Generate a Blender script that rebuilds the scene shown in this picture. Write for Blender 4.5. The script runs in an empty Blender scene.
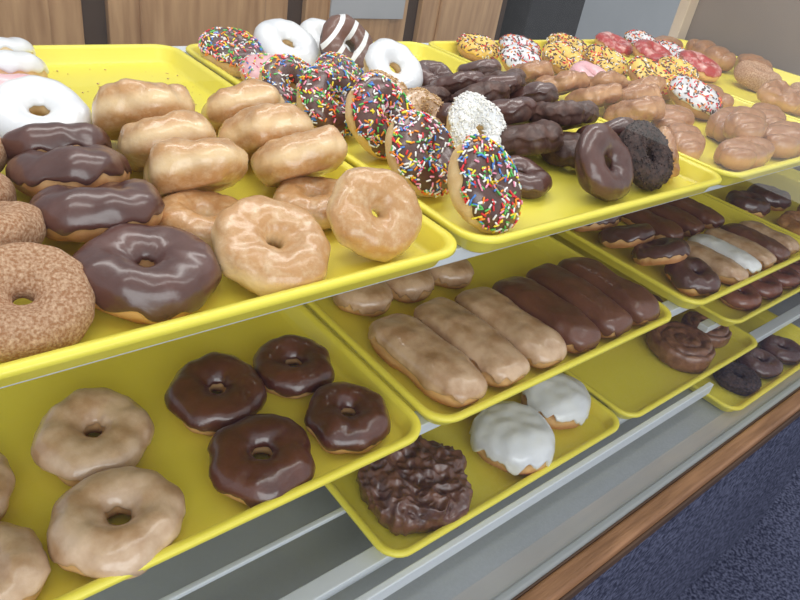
import bpy, math, random
from mathutils import Vector, Matrix, Euler, noise
EYE=1.5
sc=bpy.context.scene
COL=bpy.context.collection
try:
    sc.view_settings.view_transform='Standard'; sc.view_settings.look='None'
except Exception: pass

# ---------------------------------------------------------------- materials
def mat(name,c1,c2=None,ns=60,rough=.5,bump=0,bs=300,coat=0,spec=.5,metal=0,cr=.1,lo=.35,hi=.65,stretch=None,bd=.002):
    m=bpy.data.materials.new(name); m.use_nodes=True; nt=m.node_tree; N=nt.nodes; L=nt.links
    b=N['Principled BSDF']; b.inputs['Roughness'].default_value=rough
    b.inputs['Coat Weight'].default_value=coat; b.inputs['Coat Roughness'].default_value=cr
    b.inputs['Metallic'].default_value=metal; b.inputs['Specular IOR Level'].default_value=spec
    b.inputs['Base Color'].default_value=(*c1,1)
    tc=N.new('ShaderNodeTexCoord'); vec=tc.outputs['Object']
    if stretch:
        mp=N.new('ShaderNodeMapping'); mp.inputs['Scale'].default_value=stretch; L.new(vec,mp.inputs[0]); vec=mp.outputs[0]
    if c2:
        n=N.new('ShaderNodeTexNoise'); n.inputs['Scale'].default_value=ns; n.inputs['Detail'].default_value=5; L.new(vec,n.inputs['Vector'])
        r=N.new('ShaderNodeValToRGB'); r.color_ramp.elements[0].position=lo; r.color_ramp.elements[1].position=hi
        r.color_ramp.elements[0].color=(*c1,1); r.color_ramp.elements[1].color=(*c2,1)
        L.new(n.outputs[0],r.inputs[0]); L.new(r.outputs[0],b.inputs['Base Color'])
    if bump:
        n2=N.new('ShaderNodeTexNoise'); n2.inputs['Scale'].default_value=bs; n2.inputs['Detail'].default_value=5; n2.inputs['Roughness'].default_value=.6; L.new(vec,n2.inputs['Vector'])
        bp=N.new('ShaderNodeBump'); bp.inputs['Strength'].default_value=bump; bp.inputs['Distance'].default_value=bd
        L.new(n2.outputs[0],bp.inputs['Height']); L.new(bp.outputs[0],b.inputs['Normal'])
    return m

def dough_mat(name,top,side,rough=.45,coat=.3,mott=None,bump=.25):
    """fried dough: browned faces, paler ring around the equator, optional sugar-glaze mottling"""
    m=mat(name,top,None,rough=rough,bump=bump,bs=110,coat=coat,cr=.17)
    nt=m.node_tree;N=nt.nodes;L=nt.links;b=N['Principled BSDF']
    tc=N.new('ShaderNodeTexCoord'); sp=N.new('ShaderNodeSeparateXYZ'); L.new(tc.outputs['Object'],sp.inputs[0])
    n=N.new('ShaderNodeTexNoise'); n.inputs['Scale'].default_value=45; n.inputs['Detail'].default_value=4; L.new(tc.outputs['Object'],n.inputs['Vector'])
    ma=N.new('ShaderNodeMath'); ma.operation='ABSOLUTE'; L.new(sp.outputs[2],ma.inputs[0])
    mb=N.new('ShaderNodeMath'); mb.operation='MULTIPLY_ADD'; mb.inputs[1].default_value=55; L.new(ma.outputs[0],mb.inputs[0])
    mc=N.new('ShaderNodeMath'); mc.operation='MULTIPLY_ADD'; mc.inputs[1].default_value=.8; mc.inputs[2].default_value=-.4; L.new(n.outputs[0],mc.inputs[0]); L.new(mc.outputs[0],mb.inputs[2])
    r=N.new('ShaderNodeValToRGB'); r.color_ramp.elements[0].position=.12; r.color_ramp.elements[1].position=.6
    r.color_ramp.elements[0].color=(*side,1); r.color_ramp.elements[1].color=(*top,1)
    L.new(mb.outputs[0],r.inputs[0])
    out=r.outputs[0]
    if mott:
        n3=N.new('ShaderNodeTexNoise'); n3.inputs['Scale'].default_value=90; n3.inputs['Detail'].default_value=7; n3.inputs['Roughness'].default_value=.7; L.new(tc.outputs['Object'],n3.inputs['Vector'])
        r3=N.new('ShaderNodeValToRGB'); r3.color_ramp.elements[0].position=.45; r3.color_ramp.elements[1].position=.78
        r3.color_ramp.elements[0].color=(0,0,0,1); r3.color_ramp.elements[1].color=(.6,.6,.6,1); L.new(n3.outputs[0],r3.inputs[0])
        mx=N.new('ShaderNodeMix'); mx.data_type='RGBA'; L.new(r3.outputs[0],mx.inputs[0]); L.new(out,mx.inputs[6]); mx.inputs[7].default_value=(*mott,1); out=mx.outputs[2]
    L.new(out,b.inputs['Base Color'])
    return m

M={}
M['glaze']=dough_mat('glazed_dough',(.52,.27,.10),(.76,.53,.28),.36,.75,(.84,.66,.44),.55)
M['dough']=dough_mat('fried_dough',(.50,.22,.075),(.78,.48,.22),.55,.1)
M['cinn']=mat('cinnamon_sugar',(.36,.165,.07),(.72,.50,.33),ns=420,rough=.8,bump=.8,bs=700,lo=.38,hi=.75)
M['cream_cake']=mat('vanilla_cake',(.82,.62,.34),(.70,.45,.20),ns=40,rough=.65,bump=.3)
M['milkchoc']=mat('milk_chocolate_icing',(.078,.029,.021),(.115,.046,.034),ns=30,rough=.33,bump=.4,bs=60,coat=.7,cr=.18)
M['choc']=mat('chocolate_icing',(.068,.019,.011),(.115,.036,.020),ns=35,rough=.3,bump=.5,bs=75,coat=.8,cr=.14)
M['barchoc']=mat('bar_chocolate_icing',(.115,.038,.018),(.17,.064,.034),ns=25,rough=.36,bump=.5,bs=55,coat=.55,cr=.18)
M['maple']=mat('maple_icing',(.47,.28,.15),(.70,.50,.34),ns=42,rough=.32,bump=.55,bs=65,coat=.8,cr=.15)
M['maplebar']=mat('maple_bar_icing',(.43,.24,.12),(.66,.45,.29),ns=38,rough=.33,bump=.55,bs=60,coat=.7,cr=.16)
M['white']=mat('white_icing',(.84,.84,.84),(.74,.75,.78),ns=20,rough=.3,bump=.25,bs=40,coat=.6,cr=.15)
M['pink']=mat('pink_icing',(.85,.50,.52),(.80,.42,.46),ns=20,rough=.3,bump=.15,bs=40,coat=.5)
M['red']=mat('red_icing',(.45,.035,.03),(.80,.45,.40),ns=45,rough=.35,bump=.2,bs=60,coat=.4,lo=.5,hi=.7)
M['russet']=mat('russet_glaze',(.18,.05,.025),(.30,.11,.06),ns=30,rough=.3,bump=.3,bs=60,coat=.6)
M['yellowice']=mat('yellow_icing',(.88,.62,.14),(.85,.52,.08),ns=30,rough=.4,coat=.3)
M['cocoa']=mat('cocoa_cake',(.055,.022,.014),(.11,.047,.03),ns=60,rough=.5,bump=.7,bs=110,coat=.25,cr=.3)
M['crumb']=mat('cocoa_crumb',(.022,.012,.009),(.08,.042,.032),ns=150,rough=.7,bump=1,bs=250)
M['oldf']=dough_mat('old_fashioned_dough',(.35,.145,.05),(.53,.27,.11),.38,.6,(.62,.38,.20),.6)
M['fritter']=mat('chocolate_fritter',(.075,.026,.016),(.20,.085,.052),ns=45,rough=.36,bump=.8,bs=100,coat=.65,cr=.16)
M['roll']=mat('cinnamon_roll_glaze',(.17,.065,.03),(.32,.15,.08),ns=60,rough=.36,bump=.6,bs=90,coat=.5)
M['coconut']=mat('coconut_flake',(.88,.86,.82),None,rough=.7)
M['nut']=mat('chopped_peanut',(.55,.33,.15),(.70,.48,.25),ns=100,rough=.7)
SPR=[mat('sprinkle_'+n,c,None,rough=.35) for n,c in (('red',(.80,.03,.04)),('orange',(.95,.30,.02)),('yellow',(.98,.80,.05)),('green',(.12,.55,.12)),('blue',(.08,.25,.70)),('pink',(.95,.35,.50)),('white',(.92,.92,.9)),('white2',(.92,.92,.9)))]
M['tray']=mat('yellow_plastic',(.88,.77,.085),(.85,.73,.07),ns=8,rough=.38,bump=.05,bs=600,coat=.25,cr=.25)
M['oak']=mat('oak_wood',(.17,.075,.03),(.36,.18,.085),ns=7,rough=.5,bump=.5,bs=30,coat=.1,lo=.3,hi=.7,stretch=(1,12,12))
M['oakv']=mat('oak_cabinet',(.38,.20,.09),(.60,.36,.18),ns=5,rough=.4,bump=.15,bs=20,coat=.25,lo=.3,hi=.7,stretch=(9,9,1))
M['darkwood']=mat('dark_gap',(.05,.025,.015),(.08,.04,.02),ns=6,rough=.6)
M['carpet']=mat('blue_carpet',(.028,.032,.062),(.145,.155,.24),ns=130,rough=.95,bump=1,bs=200,spec=.1,lo=.38,hi=.68,bd=.004)
M['deck']=mat('grey_laminate',(.36,.38,.40),(.40,.42,.44),ns=5,rough=.3,coat=.3)
M['metal']=mat('white_enamel_metal',(.66,.69,.73),None,rough=.35)
M['trackm']=mat('grey_track_metal',(.34,.36,.38),None,rough=.4)
M['wall']=mat('painted_wall',(.40,.42,.44),(.43,.45,.47),ns=4,rough=.8)
M['taupe']=mat('taupe_panel',(.21,.165,.14),(.24,.19,.16),ns=4,rough=.5)
M['tan']=mat('tan_post',(.60,.47,.34),(.66,.53,.40),ns=6,rough=.5)
M['dark']=mat('dark_fabric',(.02,.02,.025),(.03,.03,.035),ns=20,rough=.8)
M['paper']=mat('paper',(.42,.43,.44),(.46,.46,.47),ns=6,rough=.9)
M['lightgrey']=mat('light_grey_door',(.50,.53,.58),(.54,.57,.61),ns=3,rough=.5)
# striped icing : white drizzle bands across chocolate
m=mat('striped_icing',(.8,.8,.8),None,rough=.35,coat=.4); nt=m.node_tree; tc=nt.nodes.new('ShaderNodeTexCoord'); w=nt.nodes.new('ShaderNodeTexWave')
w.inputs['Scale'].default_value=13; w.inputs['Distortion'].default_value=2.5; w.inputs['Detail'].default_value=1
r=nt.nodes.new('ShaderNodeValToRGB'); r.color_ramp.elements[0].position=.76; r.color_ramp.elements[1].position=.80
r.color_ramp.elements[0].color=(.15,.06,.035,1); r.color_ramp.elements[1].color=(.85,.85,.84,1)
nt.links.new(tc.outputs['Object'],w.inputs['Vector']); nt.links.new(w.outputs[0],r.inputs[0]); nt.links.new(r.outputs[0],nt.nodes['Principled BSDF'].inputs['Base Color'])
M['stripe']=m
# glass pane
m=bpy.data.materials.new('case_glass'); m.use_nodes=True; nt=m.node_tree; nt.nodes.clear()
o=nt.nodes.new('ShaderNodeOutputMaterial'); t=nt.nodes.new('ShaderNodeBsdfTransparent'); t.inputs[0].default_value=(.98,.99,.985,1)
g=nt.nodes.new('ShaderNodeBsdfGlossy'); g.inputs['Roughness'].default_value=.02
lw=nt.nodes.new('ShaderNodeLayerWeight'); pw=nt.nodes.new('ShaderNodeMath'); pw.operation='POWER'; pw.inputs[1].default_value=4
ml=nt.nodes.new('ShaderNodeMath'); ml.operation='MULTIPLY_ADD'; ml.inputs[1].default_value=.6; ml.inputs[2].default_value=.05
nt.links.new(lw.outputs['Facing'],pw.inputs[0]); nt.links.new(pw.outputs[0],ml.inputs[0])
mx=nt.nodes.new('ShaderNodeMixShader'); nt.links.new(ml.outputs[0],mx.inputs[0]); nt.links.new(t.outputs[0],mx.inputs[1]); nt.links.new(g.outputs[0],mx.inputs[2]); nt.links.new(mx.outputs[0],o.inputs[0])
M['glass']=m

# ---------------------------------------------------------------- mesh builders
def mk(name,verts,faces,mi,mats,smooth=True):
    me=bpy.data.meshes.new(name); me.from_pydata(verts,[],faces); me.update()
    for mm in mats: me.materials.append(mm)
    me.polygons.foreach_set('material_index',mi); me.polygons.foreach_set('use_smooth',[smooth]*len(faces))
    me.update(); return me

def add_bits(verts,faces,mi,samples,n,rng,kind,mbase,nm):
    """scatter sprinkles/flakes; samples = list of (pos,normal)"""
    for _ in range(n):
        p,nn=rng.choice(samples)
        a=Vector((rng.uniform(-1,1),rng.uniform(-1,1),rng.uniform(-1,1))); t=(a-nn*a.dot(nn))
        if t.length<.05: continue
        t.normalize(); b=nn.cross(t)
        p=p+t*rng.uniform(-.0015,.0015)+b*rng.uniform(-.0015,.0015)
        s0=len(verts)
        if kind=='sprinkle':
            L=rng.uniform(.0027,.0037); r=.00112; rings=[(-L,.45),(-L*.8,1),(L*.8,1),(L,.45)]; seg=6; lift=.0008
        else:
            L=rng.uniform(.0015,.0042); r=rng.uniform(.0007,.0016); rings=[(-L,.5),(-L*.4,1),(L*.4,1),(L,.5)]; seg=5; lift=rng.uniform(.0003,.002)
            if kind=='crumb': L*=.5; rings=[(q*.5,k) for q,k in rings]; lift*=.4
            t=(t+nn*rng.uniform(-.7,.7)).normalized(); b=nn.cross(t).normalized()
        n2=t.cross(b)
        for x,k in rings:
            for i in range(seg):
                an=2*math.pi*i/seg
                verts.append(p+nn*lift+t*x+b*(r*k*math.cos(an))+n2*(r*k*math.sin(an)))
        mm=mbase+rng.randrange(nm)
        for q in range(len(rings)-1):
            for i in range(seg):
                j=(i+1)%seg; faces.append((s0+q*seg+i,s0+q*seg+j,s0+(q+1)*seg+j,s0+(q+1)*seg+i)); mi.append(mm)
        faces.append(tuple(s0+i for i in range(seg))[::-1]); mi.append(mm)
        faces.append(tuple(s0+(len(rings)-1)*seg+i for i in range(seg))); mi.append(mm)

def donut(name,base,ice=None,seed=0,r=.0195,rz=.017,lobes=0,la=.0,wav=12,bo=8,thick=.0017,rough=.0012,bits=None,nbits=0,crag=0,wr=0):
    rng=random.Random(seed); R=.05-r; N=96
    verts=[];faces=[];mi=[];samples=[]
    if ice: fr=[0,.012,.035,.08,.15,.23,.32,.41,.5,.59,.68,.77,.85,.92,.965,.988]; of=[0,.8,1.25,1.15]+[1]*8+[1,1.15,1.25,.8]
    else: fr=[i/16 for i in range(16)]; of=[0]*16
    m2=18; off0=rng.uniform(0,99)
    for i in range(N):
        th=2*math.pi*i/N
        w1=noise.noise(Vector((math.cos(th)*2.2,math.sin(th)*2.2,off0)))+.6*noise.noise(Vector((math.cos(th)*5,math.sin(th)*5,off0+7)))
        w2=noise.noise(Vector((math.cos(th)*1.5,math.sin(th)*1.5,off0+20)))
        b1=math.radians(bo-wav*w1*1.6); b2=math.radians(10+wav*w2)
        ph=[(b1+(math.pi-b2-b1)*f,o) for f,o in zip(fr,of)]+[(math.pi-b2+(math.pi+b2+b1)*k/m2,0) for k in range(m2)]
        lob=1+la*math.cos(lobes*th+seed)*(.7+.6*noise.noise(Vector((math.cos(th),math.sin(th),off0+40)))) if lobes else 1
        oval=1+.025*math.cos(2*th+seed*1.3)
        for p,o in ph:
            c,s=math.cos(p),math.sin(p)
            rr=R+r*c
            if c>0: rr=R+r*c*1.0+( .05*(lob-1)*c)
            elif lobes: rr=R+r*c+ .03*(1-lob)*c*-.4
            rr*=oval
            z=rz*(abs(s)**.9)*(1 if s>0 else -1)
            nv=Vector((c*math.cos(th),c*math.sin(th),s*1.1)).normalized()
            P=Vector((rr*math.cos(th),rr*math.sin(th),z))
            d=noise.noise(P*28+Vector((seed*3.1,0,0)))*rough*2.6+noise.noise(P*75+Vector((0,seed,0)))*rough*.9
            if crag: d-=crag*max(0,1-5*abs(noise.noise(P*34+Vector((0,0,seed*5)))))
            if wr: d-=wr*max(0,1-4*abs(noise.noise(P*48+Vector((seed*5,0,0)))))
            P+=nv*d
            if s<-.6: P.z=max(P.z,-rz*.93)
            P+=nv*o*thick
            verts.append(P)
            if bits and 0<p<math.pi and o>=1 and math.radians(5)<p<math.radians(165): samples.append((P,nv))
    K=16+m2
    for i in range(N):
        a=i*K; b=((i+1)%N)*K
        for j in range(K):
            k=(j+1)%K
            faces.append((a+j,b+j,b+k,a+k)); mi.append(1 if (ice and j<16) else 0)
    mats=[base]+([ice] if ice else [])
    if bits:
        kind,bm=bits; mb=len(mats); mats+=bm
        samples=[s for s in samples if rng.random()<(math.hypot(s[0].x,s[0].y)/.05)]
        add_bits(verts,faces,mi,samples,nbits,rng,kind,mb,len(bm))
    return mk(name,verts,faces,mi,mats)

def bun(name,base,ice=None,seed=0,a=.05,b=.05,c=.02,e1=.7,e2=1,bo=5,wav=10,thick=.0017,rough=.0015,fr_amp=0,spiral=0,fs=45,N=96,K=30,groove=.003,twist=0):
    """rounded pastry from a superellipsoid; optional icing cap, fritter lumps, spiral groove, rope twist"""
    rng=random.Random(seed); verts=[];faces=[];mi=[]
    sp=lambda v,e:(abs(v)**e)*(1 if v>=0 else -1)
    off0=rng.uniform(0,99)
    lows=[-1+k/8 for k in range(8)]
    fr=[0,.012,.035,.08]+[.08+.92*k/K for k in range(1,K)]
    of=[0,.8,1.25,1.1]+[1]*(K-1)
    rows=len(lows)+len(fr)
    for i in range(N):
        th=2*math.pi*i/N; ct,st=math.cos(th),math.sin(th)
        w=noise.noise(Vector((ct*2*(a/b),st*2,off0)))+.5*noise.noise(Vector((ct*6,st*6,off0+9)))
        bb=math.radians(bo-wav*1.6*w)
        ph=[(-math.pi/2+(math.pi/2+bb)*(l+1),0) for l in lows]+[(bb+(math.pi/2-bb)*f*.995,o) for f,o in zip(fr,of)]
        for p,o in ph:
            cp,s=math.cos(p),math.sin(p)
            P=Vector((a*sp(cp,e1)*sp(ct,e2),b*sp(cp,e1)*sp(st,e2),c*sp(s,e1)))
            nv=Vector((P.x/a/a,P.y/b/b,P.z/c/c)).normalized()
            d=noise.noise(P*22+Vector((seed,0,3)))*rough*2+noise.noise(P*60+Vector((seed,5,3)))*rough*.7
            if fr_amp and s>-.5:
                q=P*fs+Vector((seed*2,0,0)); q.z*=.6
                d+=fr_amp*(1-2.4*abs(noise.noise(q)))+fr_amp*.5*(1-2.4*abs(noise.noise(q*2.1)))-fr_amp*.8
            if twist:
                d+=twist*(abs(math.sin(P.x*62+P.y*45))**.55-.7)
            if spiral and s>0:
                rr=math.hypot(P.x,P.y)/a
                wob=.25*noise.noise(P*30+Vector((seed*7,0,0)))
                g=abs(math.sin(math.pi*((rr+wob*.3)*spiral)-th/2))
                d+=groove*(g**.5-.6)*min(1,s*2)
            P=P+nv*(d+o*thick*(1 if ice else 0))
            P.z=max(P.z,-c*.9)
            verts.append(P)
    for i in range(N):
        A=i*rows; B=((i+1)%N)*rows
        for j in range(rows-1):
            faces.append((A+j,B+j,B+j+1,A+j+1)); mi.append(1 if (ice and j>=len(lows)) else 0)
    ci=len(verts); verts.append(Vector((0,0,sum(verts[i*rows+rows-1].z for i in range(N))/N)))
    for i in range(N):
        faces.append((i*rows+rows-1,((i+1)%N)*rows+rows-1,ci)); mi.append(1 if ice else 0)
    return mk(name,verts,faces,mi,[base]+([ice] if ice else []))

# ---------------------------------------------------------------- pastry catalogue (name, mesh variants, unit outer radius)
CAT={}
def cat(key,name,fn,n=3,u=.05): CAT[key]=(name,[fn(s) for s in range(1,n+1)],u)
cat('glaz','glazed_donut',lambda s:donut('glazed',M['glaze'],None,s,r=.0218,rz=.0185,rough=.0019,lobes=5,la=.03,wr=.0006),4)
cat('glaP','glazed_donut',lambda s:donut('glazedP',M['glaze'],None,s+10,r=.0215,rz=.0232,rough=.0026,lobes=5,la=.035,wr=.0007),6)
cat('hexg','scalloped_glazed_donut',lambda s:donut('hexglazed',M['glaze'],None,s,r=.0212,rz=.018,lobes=7,la=.038,rough=.0017,wr=.0006),1)
cat('cinn','cinnamon_sugar_donut',lambda s:donut('cinn',M['cinn'],None,s,r=.021,rz=.018,rough=.002),2)
cat('suga','sugared_donut',lambda s:donut('suga',M['cinn'],None,s+5,r=.0195,rz=.021,rough=.0018),2)
cat('choc','chocolate_iced_donut',lambda s:donut('choc',M['dough'],M['milkchoc'],s,r=.021,rz=.019,bo=-14,wav=14,rough=.0021),3)
cat('chex','scalloped_chocolate_donut',lambda s:donut('chex',M['dough'],M['choc'],s,r=.0198,rz=.0165,lobes=6+s%2,la=.03,bo=-5,wav=10,rough=.0018),4)
cat('mapl','maple_iced_donut',lambda s:donut('mapl',M['dough'],M['maple'],s,r=.0198,rz=.0165,lobes=7,la=.026,bo=2,wav=16,rough=.0021),4)
cat('whit','white_iced_donut',lambda s:donut('whit',M['cream_cake'],M['white'],s,bo=-8,wav=14),3)
cat('pink','pink_iced_donut',lambda s:donut('pink',M['cream_cake'],M['pink'],s,bo=-8,wav=10),1)
cat('stri','striped_donut',lambda s:donut('stri',M['cocoa'],M['stripe'],s,bo=-5),1)
cat('spri','sprinkle_donut',lambda s:donut('spri',M['cream_cake'],M['milkchoc'],s,r=.0212,rz=.021,bo=8,wav=10,bits=('sprinkle',SPR),nbits=400),3)
cat('psprk','pink_sprinkle_donut',lambda s:donut('pspr',M['cream_cake'],M['pink'],s,r=.0205,rz=.018,bo=6,wav=8,bits=('sprinkle',SPR),nbits=260),1)
cat('yspr','yellow_sprinkle_donut',lambda s:donut('yspr',M['oldf'],M['yellowice'],s,bo=5,wav=8,bits=('sprinkle',[M['choc'],SPR[0],SPR[6],M['choc'],M['choc']]),nbits=230),2)
cat('wspr','white_sprinkle_donut',lambda s:donut('wspr',M['oldf'],M['white'],s,bo=5,wav=8,bits=('sprinkle',[M['choc'],SPR[0],SPR[1],M['choc']]),nbits=200),1)
cat('coco','coconut_donut',lambda s:donut('coco',M['cream_cake'],M['white'],s,bo=0,bits=('flake',[M['coconut']]),nbits=750),1)
cat('pean','peanut_donut',lambda s:donut('pean',M['cream_cake'],M['maple'],s,bo=0,bits=('flake',[M['nut']]),nbits=450),1)
cat('ccak','chocolate_cake_donut',lambda s:donut('ccak',M['cocoa'],M['milkchoc'] if s%2 else M['cocoa'],s,rz=.0195,bo=0,wav=10,rough=.0022,lobes=6,la=.03,crag=0 if s%2 else .003),4)
cat('ccsm','chocolate_cake_donut',lambda s:donut('ccsm',M['cocoa'],M['milkchoc'],s+8,rz=.018,bo=0,wav=10,rough=.0015),1)
cat('crum','chocolate_crumb_donut',lambda s:donut('crum',M['crumb'],M['crumb'],s,bo=0,r=.018,rough=.0014,bits=('crumb',[M['crumb']]),nbits=350),1)
cat('oldf','old_fashioned_donut',lambda s:donut('oldf',M['oldf'],None,s,r=.019,rz=.018,rough=.003,lobes=5,la=.05,crag=.003),3)
cat('reds','red_iced_donut',lambda s:donut('reds',M['dough'],M['red'],s,bo=10),2)
cat('russ','russet_glazed_donut',lambda s:donut('russ',M['dough'],M['russet'],s,bo=-15),2)
cat('twis','glazed_twist',lambda s:bun('twis',M['oldf'],None,s,.072,.032,.022,e2=.85,rough=.002,twist=.0055,N=140,K=36),3,.07)
cat('mapb','maple_bar',lambda s:bun('mapb',M['dough'],M['maplebar'],s,.085,.034,.024,e1=.75,e2=.5,bo=2,wav=9,rough=.0022),3,.085)
cat('chob','chocolate_bar_donut',lambda s:bun('chob',M['dough'],M['barchoc'],s,.085,.034,.024,e1=.75,e2=.5,bo=-6,wav=9,rough=.0022),3,.085)
cat('crmb','cream_iced_bar',lambda s:bun('crmb',M['dough'],M['white'],s,.085,.034,.024,e1=.75,e2=.5,bo=2,wav=9,rough=.0018),1,.085)
cat('frit','chocolate_apple_fritter',lambda s:bun('frit',M['fritter'],None,s,.08,.074,.026,e1=.62,fr_amp=.0062,fs=44,N=220,K=70,wav=0,rough=.007),1,.08)
cat('wfil','white_iced_filled_donut',lambda s:bun('wfil',M['dough'],M['white'],s,.058,.056,.030,e1=.75,bo=0,wav=18,thick=.003,rough=.0025),2,.058)
cat('roll','cinnamon_roll',lambda s:bun('roll',M['roll'],None,s,.062,.058,.020,e1=.5,spiral=2.6,N=160,K=60,rough=.003,groove=.0075,fr_amp=.0008,fs=50),3,.062)
cat('mrnd','maple_iced_round',lambda s:bun('mrnd',M['dough'],M['maplebar'],s,.045,.042,.022,e1=.75,bo=0,wav=14),2,.045)

rng=random.Random(4)
FLOOR={0:EYE-.3015,1:EYE-.5165,2:EYE-.7285,3:EYE-.7965,4:EYE-.6315}
cnt={}
def put(key,x,y,lev,R,tilt=0,yaw=0,spin=None,dz=0):
    name,ms,u=CAT[key]; i=cnt.get(key,0); cnt[key]=i+1
    me=ms[i%len(ms)]; ob=bpy.data.objects.new(name,me); COL.objects.link(ob)
    s=R/u
    if spin is None: spin=rng.uniform(0,360)
    m=Matrix.Rotation(math.radians(yaw),3,'Z')@Matrix.Rotation(math.radians(tilt),3,'X')@Matrix.Rotation(math.radians(spin),3,'Z')
    ms_=m*s
    zmin=min((ms_@v.co).z for v in me.vertices)
    ob.matrix_world=Matrix.Translation((x,y,FLOOR[lev]-zmin+.0003+dz))@m.to_4x4()@Matrix.Scale(s,4)
    return ob

# --- top level, first tray
for t in [('cinn',.070,.414,.0435,25),('choc',.156,.425,.049,6),('hexg',.254,.416,.050,18),('glaz',.358,.416,.045,46,-8),
 ('glaz',.232,.496,.043,0),('glaz',.346,.494,.042,0),
 ('glaP',.250,.550,.0480,-36),('glaP',.252,.620,.0485,-36,4),('glaP',.257,.692,.0495,-36,-5),
 ('glaP',.356,.543,.0470,-36,5),('glaP',.358,.611,.0475,-36,-4),('glaP',.367,.684,.0485,-36,3),
 ('choc',.150,.514,.049,-18),('choc',.152,.586,.048,-22),('choc',.159,.652,.047,-22),
 ('suga',.062,.502,.046,-24),('cinn',.058,.574,.047,-24),('suga',.070,.648,.047,-24),
 ('whit',.166,.734,.049,20),('pink',.148,.806,.049,-22),('whit',.160,.876,.051,-22),('whit',.170,.950,.047,-22),('whit',.075,.74,.047,10),('whit',.07,.83,.047,-10)]:
    key,x,y,R,tl=t[:5]; put(key,x,y,0,R,tl,t[5] if len(t)>5 else 0)
# --- second tray
for t in [('spri',.497,.417,.0475,50,16),('spri',.489,.508,.0465,48,14),('spri',.510,.610,.048,52,10),('spri',.490,.688,.0465,48,10),('spri',.472,.752,.043,42,0),
 ('spri',.488,.945,.047,15),('psprk',.500,.850,.044,12),('whit',.575,.935,.051,30),('whit',.680,.985,.047,25),('stri',.660,.895,.050,50,5),
 ('whit',.680,.800,.048,42,0),('choc',.765,.800,.038,20),('coco',.616,.550,.045,50,0),('pean',.606,.640,.038,40),('pean',.600,.715,.040,30),('spri',.575,.790,.040,30),
 ('ccak',.752,.735,.042,-32),('ccak',.735,.668,.044,-32),('ccak',.715,.600,.045,-32),('ccak',.685,.530,.048,-22),('ccsm',.618,.468,.036,5),('ccsm',.708,.422,.046,52,6),
 ('ccak',.862,.795,.040,-32),('ccak',.842,.726,.042,-32),('ccak',.838,.655,.043,-32),('ccak',.838,.580,.043,-32),('ccak',.830,.505,.044,-28),('crum',.802,.424,.045,50,4),('oldf',.864,.428,.036,60,40),
 ('ccak',.752,.500,.042,-8),('ccak',.655,.640,.040,-20),('ccak',.672,.715,.038,-20),('ccak',.790,.690,.038,-20,0,.02),('ccak',.775,.560,.04,-20,0,.022)]:
    key,x,y,R,tl=t[:5]; put(key,x,y,0,R,tl,t[5] if len(t)>5 else 0,None,t[6] if len(t)>6 else 0)
# --- third tray
for t in [('yspr',1.03,.965,.044,10),('wspr',1.142,.955,.045,10),('wspr',1.030,.846,.045,20),('yspr',1.160,.852,.046,20),('yspr',1.300,.955,.047,10),('yspr',1.252,.815,.048,20),('yspr',1.258,.706,.052,20),('wspr',1.235,.600,.052,20),
 ('pink',1.120,.750,.042,20),('oldf',.968,.775,.042,-30),('oldf',.970,.705,.045,-30),('oldf',.972,.635,.047,-30),('oldf',.980,.562,.048,-30),('oldf',1.060,.690,.047,-30),('oldf',1.065,.620,.047,-30),('oldf',1.150,.665,.045,-25)]:
    key,x,y,R,tl=t[:5]; put(key,x,y,0,R,tl,t[5] if len(t)>5 else 0)
for x,y,R,yw,dz in [(1.00,.475,.062,35,0),(1.08,.545,.066,20,0),(1.07,.410,.066,5,0),(1.19,.495,.074,15,0),(1.23,.415,.076,5,0),(1.14,.455,.066,25,.022),(1.33,.50,.066,30,0),(1.34,.64,.066,80,0)]:
    put('twis',x,y,0,R,0,yw,0,dz)
# --- fourth tray
for t in [('reds',1.475,.955,.046,15),('wspr',1.60,.960,.047,15),('reds',1.500,.860,.050,15),('reds',1.56,.775,.050,15),('yspr',1.46,.770,.045,10),('wspr',1.60,.87,.046,15),('suga',1.655,.680,.052,10),('oldf',1.535,.560,.055,10),('suga',1.65,.55,.05,5)]:
    key,x,y,R,tl=t[:5]; put(key,x,y,0,R,tl,0)
put('twis',1.76,.86,0,.085,0,60,0); put('twis',1.78,.75,0,.08,0,40,0); put('twis',1.70,.95,0,.07,0,10,0)
# --- middle level
for t in [('chex',.250,.500,.0505),('chex',.346,.504,.0455),('chex',.354,.404,.0455),('chex',.246,.397,.0505),
 ('mapl',.124,.498,.0520),('mapl',.108,.394,.052),('mapl',.008,.494,.0455),('mapl',.006,.398,.0455)]:
    put(t[0],t[1],t[2],1,t[3],3)
for i in range(6):
    put('mapb' if i<3 else 'chob',.492+.0748*i,.439,1,.085,0,93 if i<3 else 91,rng.choice((0,180)))
for x,y,R in [(.508,.590,.040),(.588,.592,.040),(.668,.592,.039)]: put('mrnd',x,y,1,R)
for x,y,R,tl in [(1.045,.60,.044,-28),(1.045,.53,.045,-30),(1.048,.462,.045,-30),(1.060,.400,.045,4)]: put('choc',x,y,1,R,tl)
for k,x,y,R,yw in [('mapb',1.145,.415,.066,92),('crmb',1.205,.42,.066,92),('mapb',1.265,.42,.066,92),('chob',1.325,.42,.066,90),('mapb',1.388,.42,.06,90),('chob',1.25,.56,.066,92),('chob',1.175,.56,.066,92),('chob',1.33,.56,.066,92)]:
    put(k,x,y,1,R,0,yw,0)
for x in (1.54,1.64): put('oldf',x,.42,1,.046,0)
for x in (1.52,1.62): put('choc',x,.53,1,.046,0)
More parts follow.
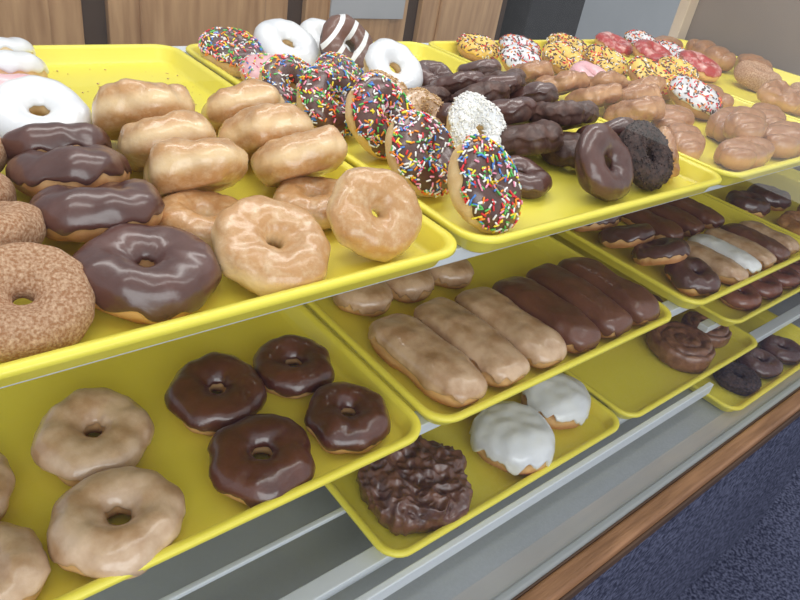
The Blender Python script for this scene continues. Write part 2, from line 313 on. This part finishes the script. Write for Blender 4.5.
# --- low level
put('frit',.508,.423,2,.082,0,30,0)
put('wfil',.690,.406,2,.062); put('wfil',.826,.434,2,.058); put('wfil',.70,.54,2,.055)
put('roll',1.205,.418,2,.067,0,0); put('roll',1.325,.428,2,.053,0,40); put('roll',1.13,.540,2,.055); put('roll',1.26,.545,2,.055,0,90)
# --- side trays
put('crum',1.340,.332,3,.046); put('ccsm',1.444,.334,3,.046); put('ccsm',1.55,.332,3,.046); put('ccsm',1.46,.435,3,.045)
for x in (1.34,1.435,1.53,1.62): put('russ',x,.405,4,.044)
for x in (1.38,1.48): put('russ',x,.50,4,.044)

# ---------------------------------------------------------------- trays
def rrect(hx,hy,r,n=8):
    pts=[]
    for cx,cy,a0 in ((hx-r,hy-r,0),(-hx+r,hy-r,90),(-hx+r,-hy+r,180),(hx-r,-hy+r,270)):
        for i in range(n+1):
            a=math.radians(a0+90*i/n); pts.append((cx+r*math.cos(a),cy+r*math.sin(a)))
    return pts
def tray_mesh(W,D):
    prof=[(.024,.0030,.014),(.019,.0036,.018),(.0155,.0065,.021),(.0105,.0215,.026),(.0085,.0242,.028),(.005,.0250,.030),(.0015,.0247,.033),(0,.0232,.034),(0,.0195,.034),(.0018,.0180,.033),(.006,.0180,.029),(.0075,.0165,.028),(.0135,.0030,.022),(.017,0,.018)]
    V=[];Fc=[]
    loops=[]
    for inset,z,r in prof:
        p=rrect(W/2-inset,D/2-inset,r); loops.append(len(V)); V+=[(x,y,z) for x,y in p]
    n=len(p)
    for a in range(len(prof)-1):
        for i in range(n):
            j=(i+1)%n; Fc.append((loops[a]+i,loops[a]+j,loops[a+1]+j,loops[a+1]+i))
    Fc.append(tuple(range(n)))
    l=loops[-1]; Fc.append(tuple(l+i for i in range(n))[::-1])
    me=bpy.data.meshes.new('tray'); me.from_pydata(V,[],[f[::-1] if len(f)==4 else f for f in Fc]); me.materials.append(M['tray'])
    for p in me.polygons: p.use_smooth=len(p.vertices)==4
    me.update(); return me
def tray(x0,x1,y0,y1,zr):
    me=tray_mesh(x1-x0,y1-y0); ob=bpy.data.objects.new('serving_tray',me); COL.objects.link(ob); ob.location=((x0+x1)/2,(y0+y1)/2,EYE+zr-.025)
for x0,x1 in ((-.062,.426),(.435,.918),(.925,1.398),(1.406,1.884)): tray(x0,x1,.354,1.018,-.2795)
for x0,x1 in ((-.075,.420),(.427,.920),(.967,1.442),(1.450,1.905)): tray(x0,x1,.339,.985,-.4945)
for x0,x1 in ((.400,.902),(.912,1.397)): tray(x0,x1,.335,.98,-.7065)
tray(1.215,1.69,.272,.92,-.7745)
tray(1.205,1.68,.345,.98,-.6095)

# ---------------------------------------------------------------- display case
case=bpy.data.objects.new('display_case',None); COL.objects.link(case)
def box(name,x0,x1,y0,y1,z0,z1,m,parent=case,bev=.002):
    V=[(x,y,z) for x in (x0,x1) for y in (y0,y1) for z in (z0,z1)]
    Fc=[(0,1,3,2),(4,6,7,5),(0,4,5,1),(2,3,7,6),(0,2,6,4),(1,5,7,3)]
    cx,cy,cz=(x0+x1)/2,(y0+y1)/2,(z0+z1)/2
    me=bpy.data.meshes.new(name); me.from_pydata([(a-cx,b-cy,c-cz) for a,b,c in V],[],Fc); me.materials.append(m); me.update()
    ob=bpy.data.objects.new(name,me); COL.objects.link(ob); ob.location=(cx,cy,cz)
    if bev:
        b=ob.modifiers.new('bevel','BEVEL'); b.width=bev; b.segments=3
        for p in me.polygons: p.use_smooth=True
        ob.modifiers.new('wn','WEIGHTED_NORMAL')
    if parent: ob.parent=parent
    return ob
XL,XR=-.9,1.93; E=EYE
box('deck',XL,XR,.262,1.06,E-.825,E-.8005,M['deck'])
box('front_rail',XL,XR+.03,.216,.246,E-.835,E-.797,M['oak'],bev=.006)
box('rail_bead',XL,XR+.03,.2455,.249,E-.82,E-.7975,M['darkwood'],bev=.001)
box('rail_moulding',XL,XR+.03,.211,.2165,E-.833,E-.812,M['darkwood'],bev=.002)
box('glass_track',XL,XR,.249,.264,E-.82,E-.7995,M['trackm'],bev=.001)
box('carpeted_base',XL,XR+.02,.222,1.06,.0,E-.835,M['carpet'],bev=0)
me=bpy.data.meshes.new('front_glass'); yg=.2555
me.from_pydata([(XL,yg,E-.799),(XR,yg,E-.799),(XR,yg,E+.35),(XL,yg,E+.35)],[],[(0,1,2,3)]); me.materials.append(M['glass'])
ob=bpy.data.objects.new('front_glass',me); COL.objects.link(ob); ob.parent=case
box('glass_head_rail',XL,XR,.235,.262,E+.35,E+.39,M['oak'])
for nm,z,ys in (('upper',-.3045,(.40,.70,.97)),('middle',-.5195,(.38,.68,.94)),('lower',-.7315,(.37,.66,.93))):
    for i,y in enumerate(ys): box('%s_shelf_bar_%d'%(nm,i+1),XL,XR,y-.012,y+.012,E+z-.016,E+z,M['metal'])
for i,y in enumerate((.39,.90)): box('side_shelf_bar_%d'%(i+1),1.19,XR,y-.01,y+.01,E-.6345-.014,E-.6345,M['metal'])
box('lower_shelf_lip',XL,1.19,.324,.334,E-.755,E-.7315,M['metal'])
for i,y in enumerate((.45,.53,.60)): box('lower_white_bar_%d'%(i+1),XL,1.19,y-.004,y+.004,E-.7395,E-.7315,M['metal'])  # thin white bars that make the pale lines above the deck
box('end_panel',XR,XR+.02,.262,1.06,E-.8,E+.35,M['taupe'])
box('rear_post_right',XR-.045,XR,1.03,1.06,E-.80,E+.35,M['tan'])
box('rear_sill',XL,XR,1.03,1.06,E-.80,E-.295,M['metal'])
box('rear_head_rail',XL,XR,1.03,1.06,E+.35,E+.39,M['oak'])
# ---------------------------------------------------------------- crumbs on the first tray
V=[];Fc=[];r2=random.Random(8)
for k in range(90):
    x,y=(r2.uniform(.16,.40),r2.uniform(.75,.98)) if k<60 else (r2.uniform(.0,.40),r2.uniform(.39,.98))
    s=r2.uniform(.0006,.0020); z=FLOOR[0]+s*.55; b=len(V)
    V+=[(x+s,y,z),(x-s,y+s*.4,z),(x,y+s,z),(x,y-s,z),(x,y,z+s*.6),(x,y,z-s*.5)]
    for a,c in ((0,2),(2,1),(1,3),(3,0)): Fc+=[(b+a,b+c,b+4),(b+c,b+a,b+5)]
me=mk('crumbs',V,Fc,[0]*len(Fc),[M['nut']]); COL.objects.link(bpy.data.objects.new('donut_crumbs',me))

# ---------------------------------------------------------------- room
box('floor',-4,5,-4,4,-.05,0,M['carpet'],None,0)
box('wall_back',-4,5,2.36,2.46,0,2.8,M['wall'],None,0)
cab=bpy.data.objects.new('oak_cabinet',None); COL.objects.link(cab)
box('carcass',-.6,2.02,1.80,2.35,0,1.34,M['darkwood'],cab,0)
xs=[-.58,.02,.555,1.115,1.56,2.0]
for i in range(5):
    a,b=xs[i]+.03,xs[i+1]-.03
    box('door_%d_frame'%(i+1),a,b,1.775,1.80,.08,1.30,M['oakv'],cab,.004)
    box('door_%d_panel'%(i+1),a+.075,b-.075,1.765,1.776,.16,1.22,M['oakv'],cab,.006)
box('paper_notice',1.22,1.50,1.758,1.7645,1.085,1.27,M['paper'],cab,0)
box('refrigerator',2.10,2.42,1.75,2.34,0,1.5,M['dark'],None,.01)
box('door_1',2.45,3.15,2.29,2.355,0,2.05,M['lightgrey'],None,.004)

# ---------------------------------------------------------------- lights / world / camera
def area(name,loc,target,sx,sy,p,c):
    l=bpy.data.lights.new(name,'AREA'); l.shape='RECTANGLE'; l.size=sx; l.size_y=sy; l.energy=p; l.color=c
    o=bpy.data.objects.new(name,l); COL.objects.link(o); o.location=loc
    o.rotation_euler=(Vector(target)-Vector(loc)).to_track_quat('-Z','Y').to_euler()
area('shop_window_light',(-.6,-2.6,2.3),(.7,.5,1.1),3.2,1.8,70,(.95,.98,1))
area('ceiling_tube_light_1',(.9,.15,2.75),(.9,.5,1.1),2.6,.28,13,(1,.98,.95))
area('ceiling_tube_light_2',(.9,1.25,2.75),(.9,.6,1.1),2.6,.28,16,(1,.98,.95))
area('rear_area_light',(.6,3.0,2.75),(.6,.6,1.2),2.4,.6,20,(.95,.98,1))  # plain area light behind the back wall, aimed at the trays; no window modelled
w=bpy.data.worlds.new('world'); sc.world=w; w.use_nodes=True; bg=w.node_tree.nodes['Background']; bg.inputs[0].default_value=(.94,.97,1,1); bg.inputs[1].default_value=.75
cd=bpy.data.cameras.new('camera'); cd.sensor_width=36; cd.lens=674/800*36; cd.clip_start=.02
cam=bpy.data.objects.new('camera',cd); COL.objects.link(cam); sc.camera=cam
right=Vector((.7717,-.6159,.1593)); up=Vector((.2350,.5088,.8283)); back=right.cross(up).normalized(); up=back.cross(right).normalized(); right.normalize()
cam.matrix_world=Matrix(((right.x,up.x,back.x,0),(right.y,up.y,back.y,0),(right.z,up.z,back.z,EYE),(0,0,0,1)))
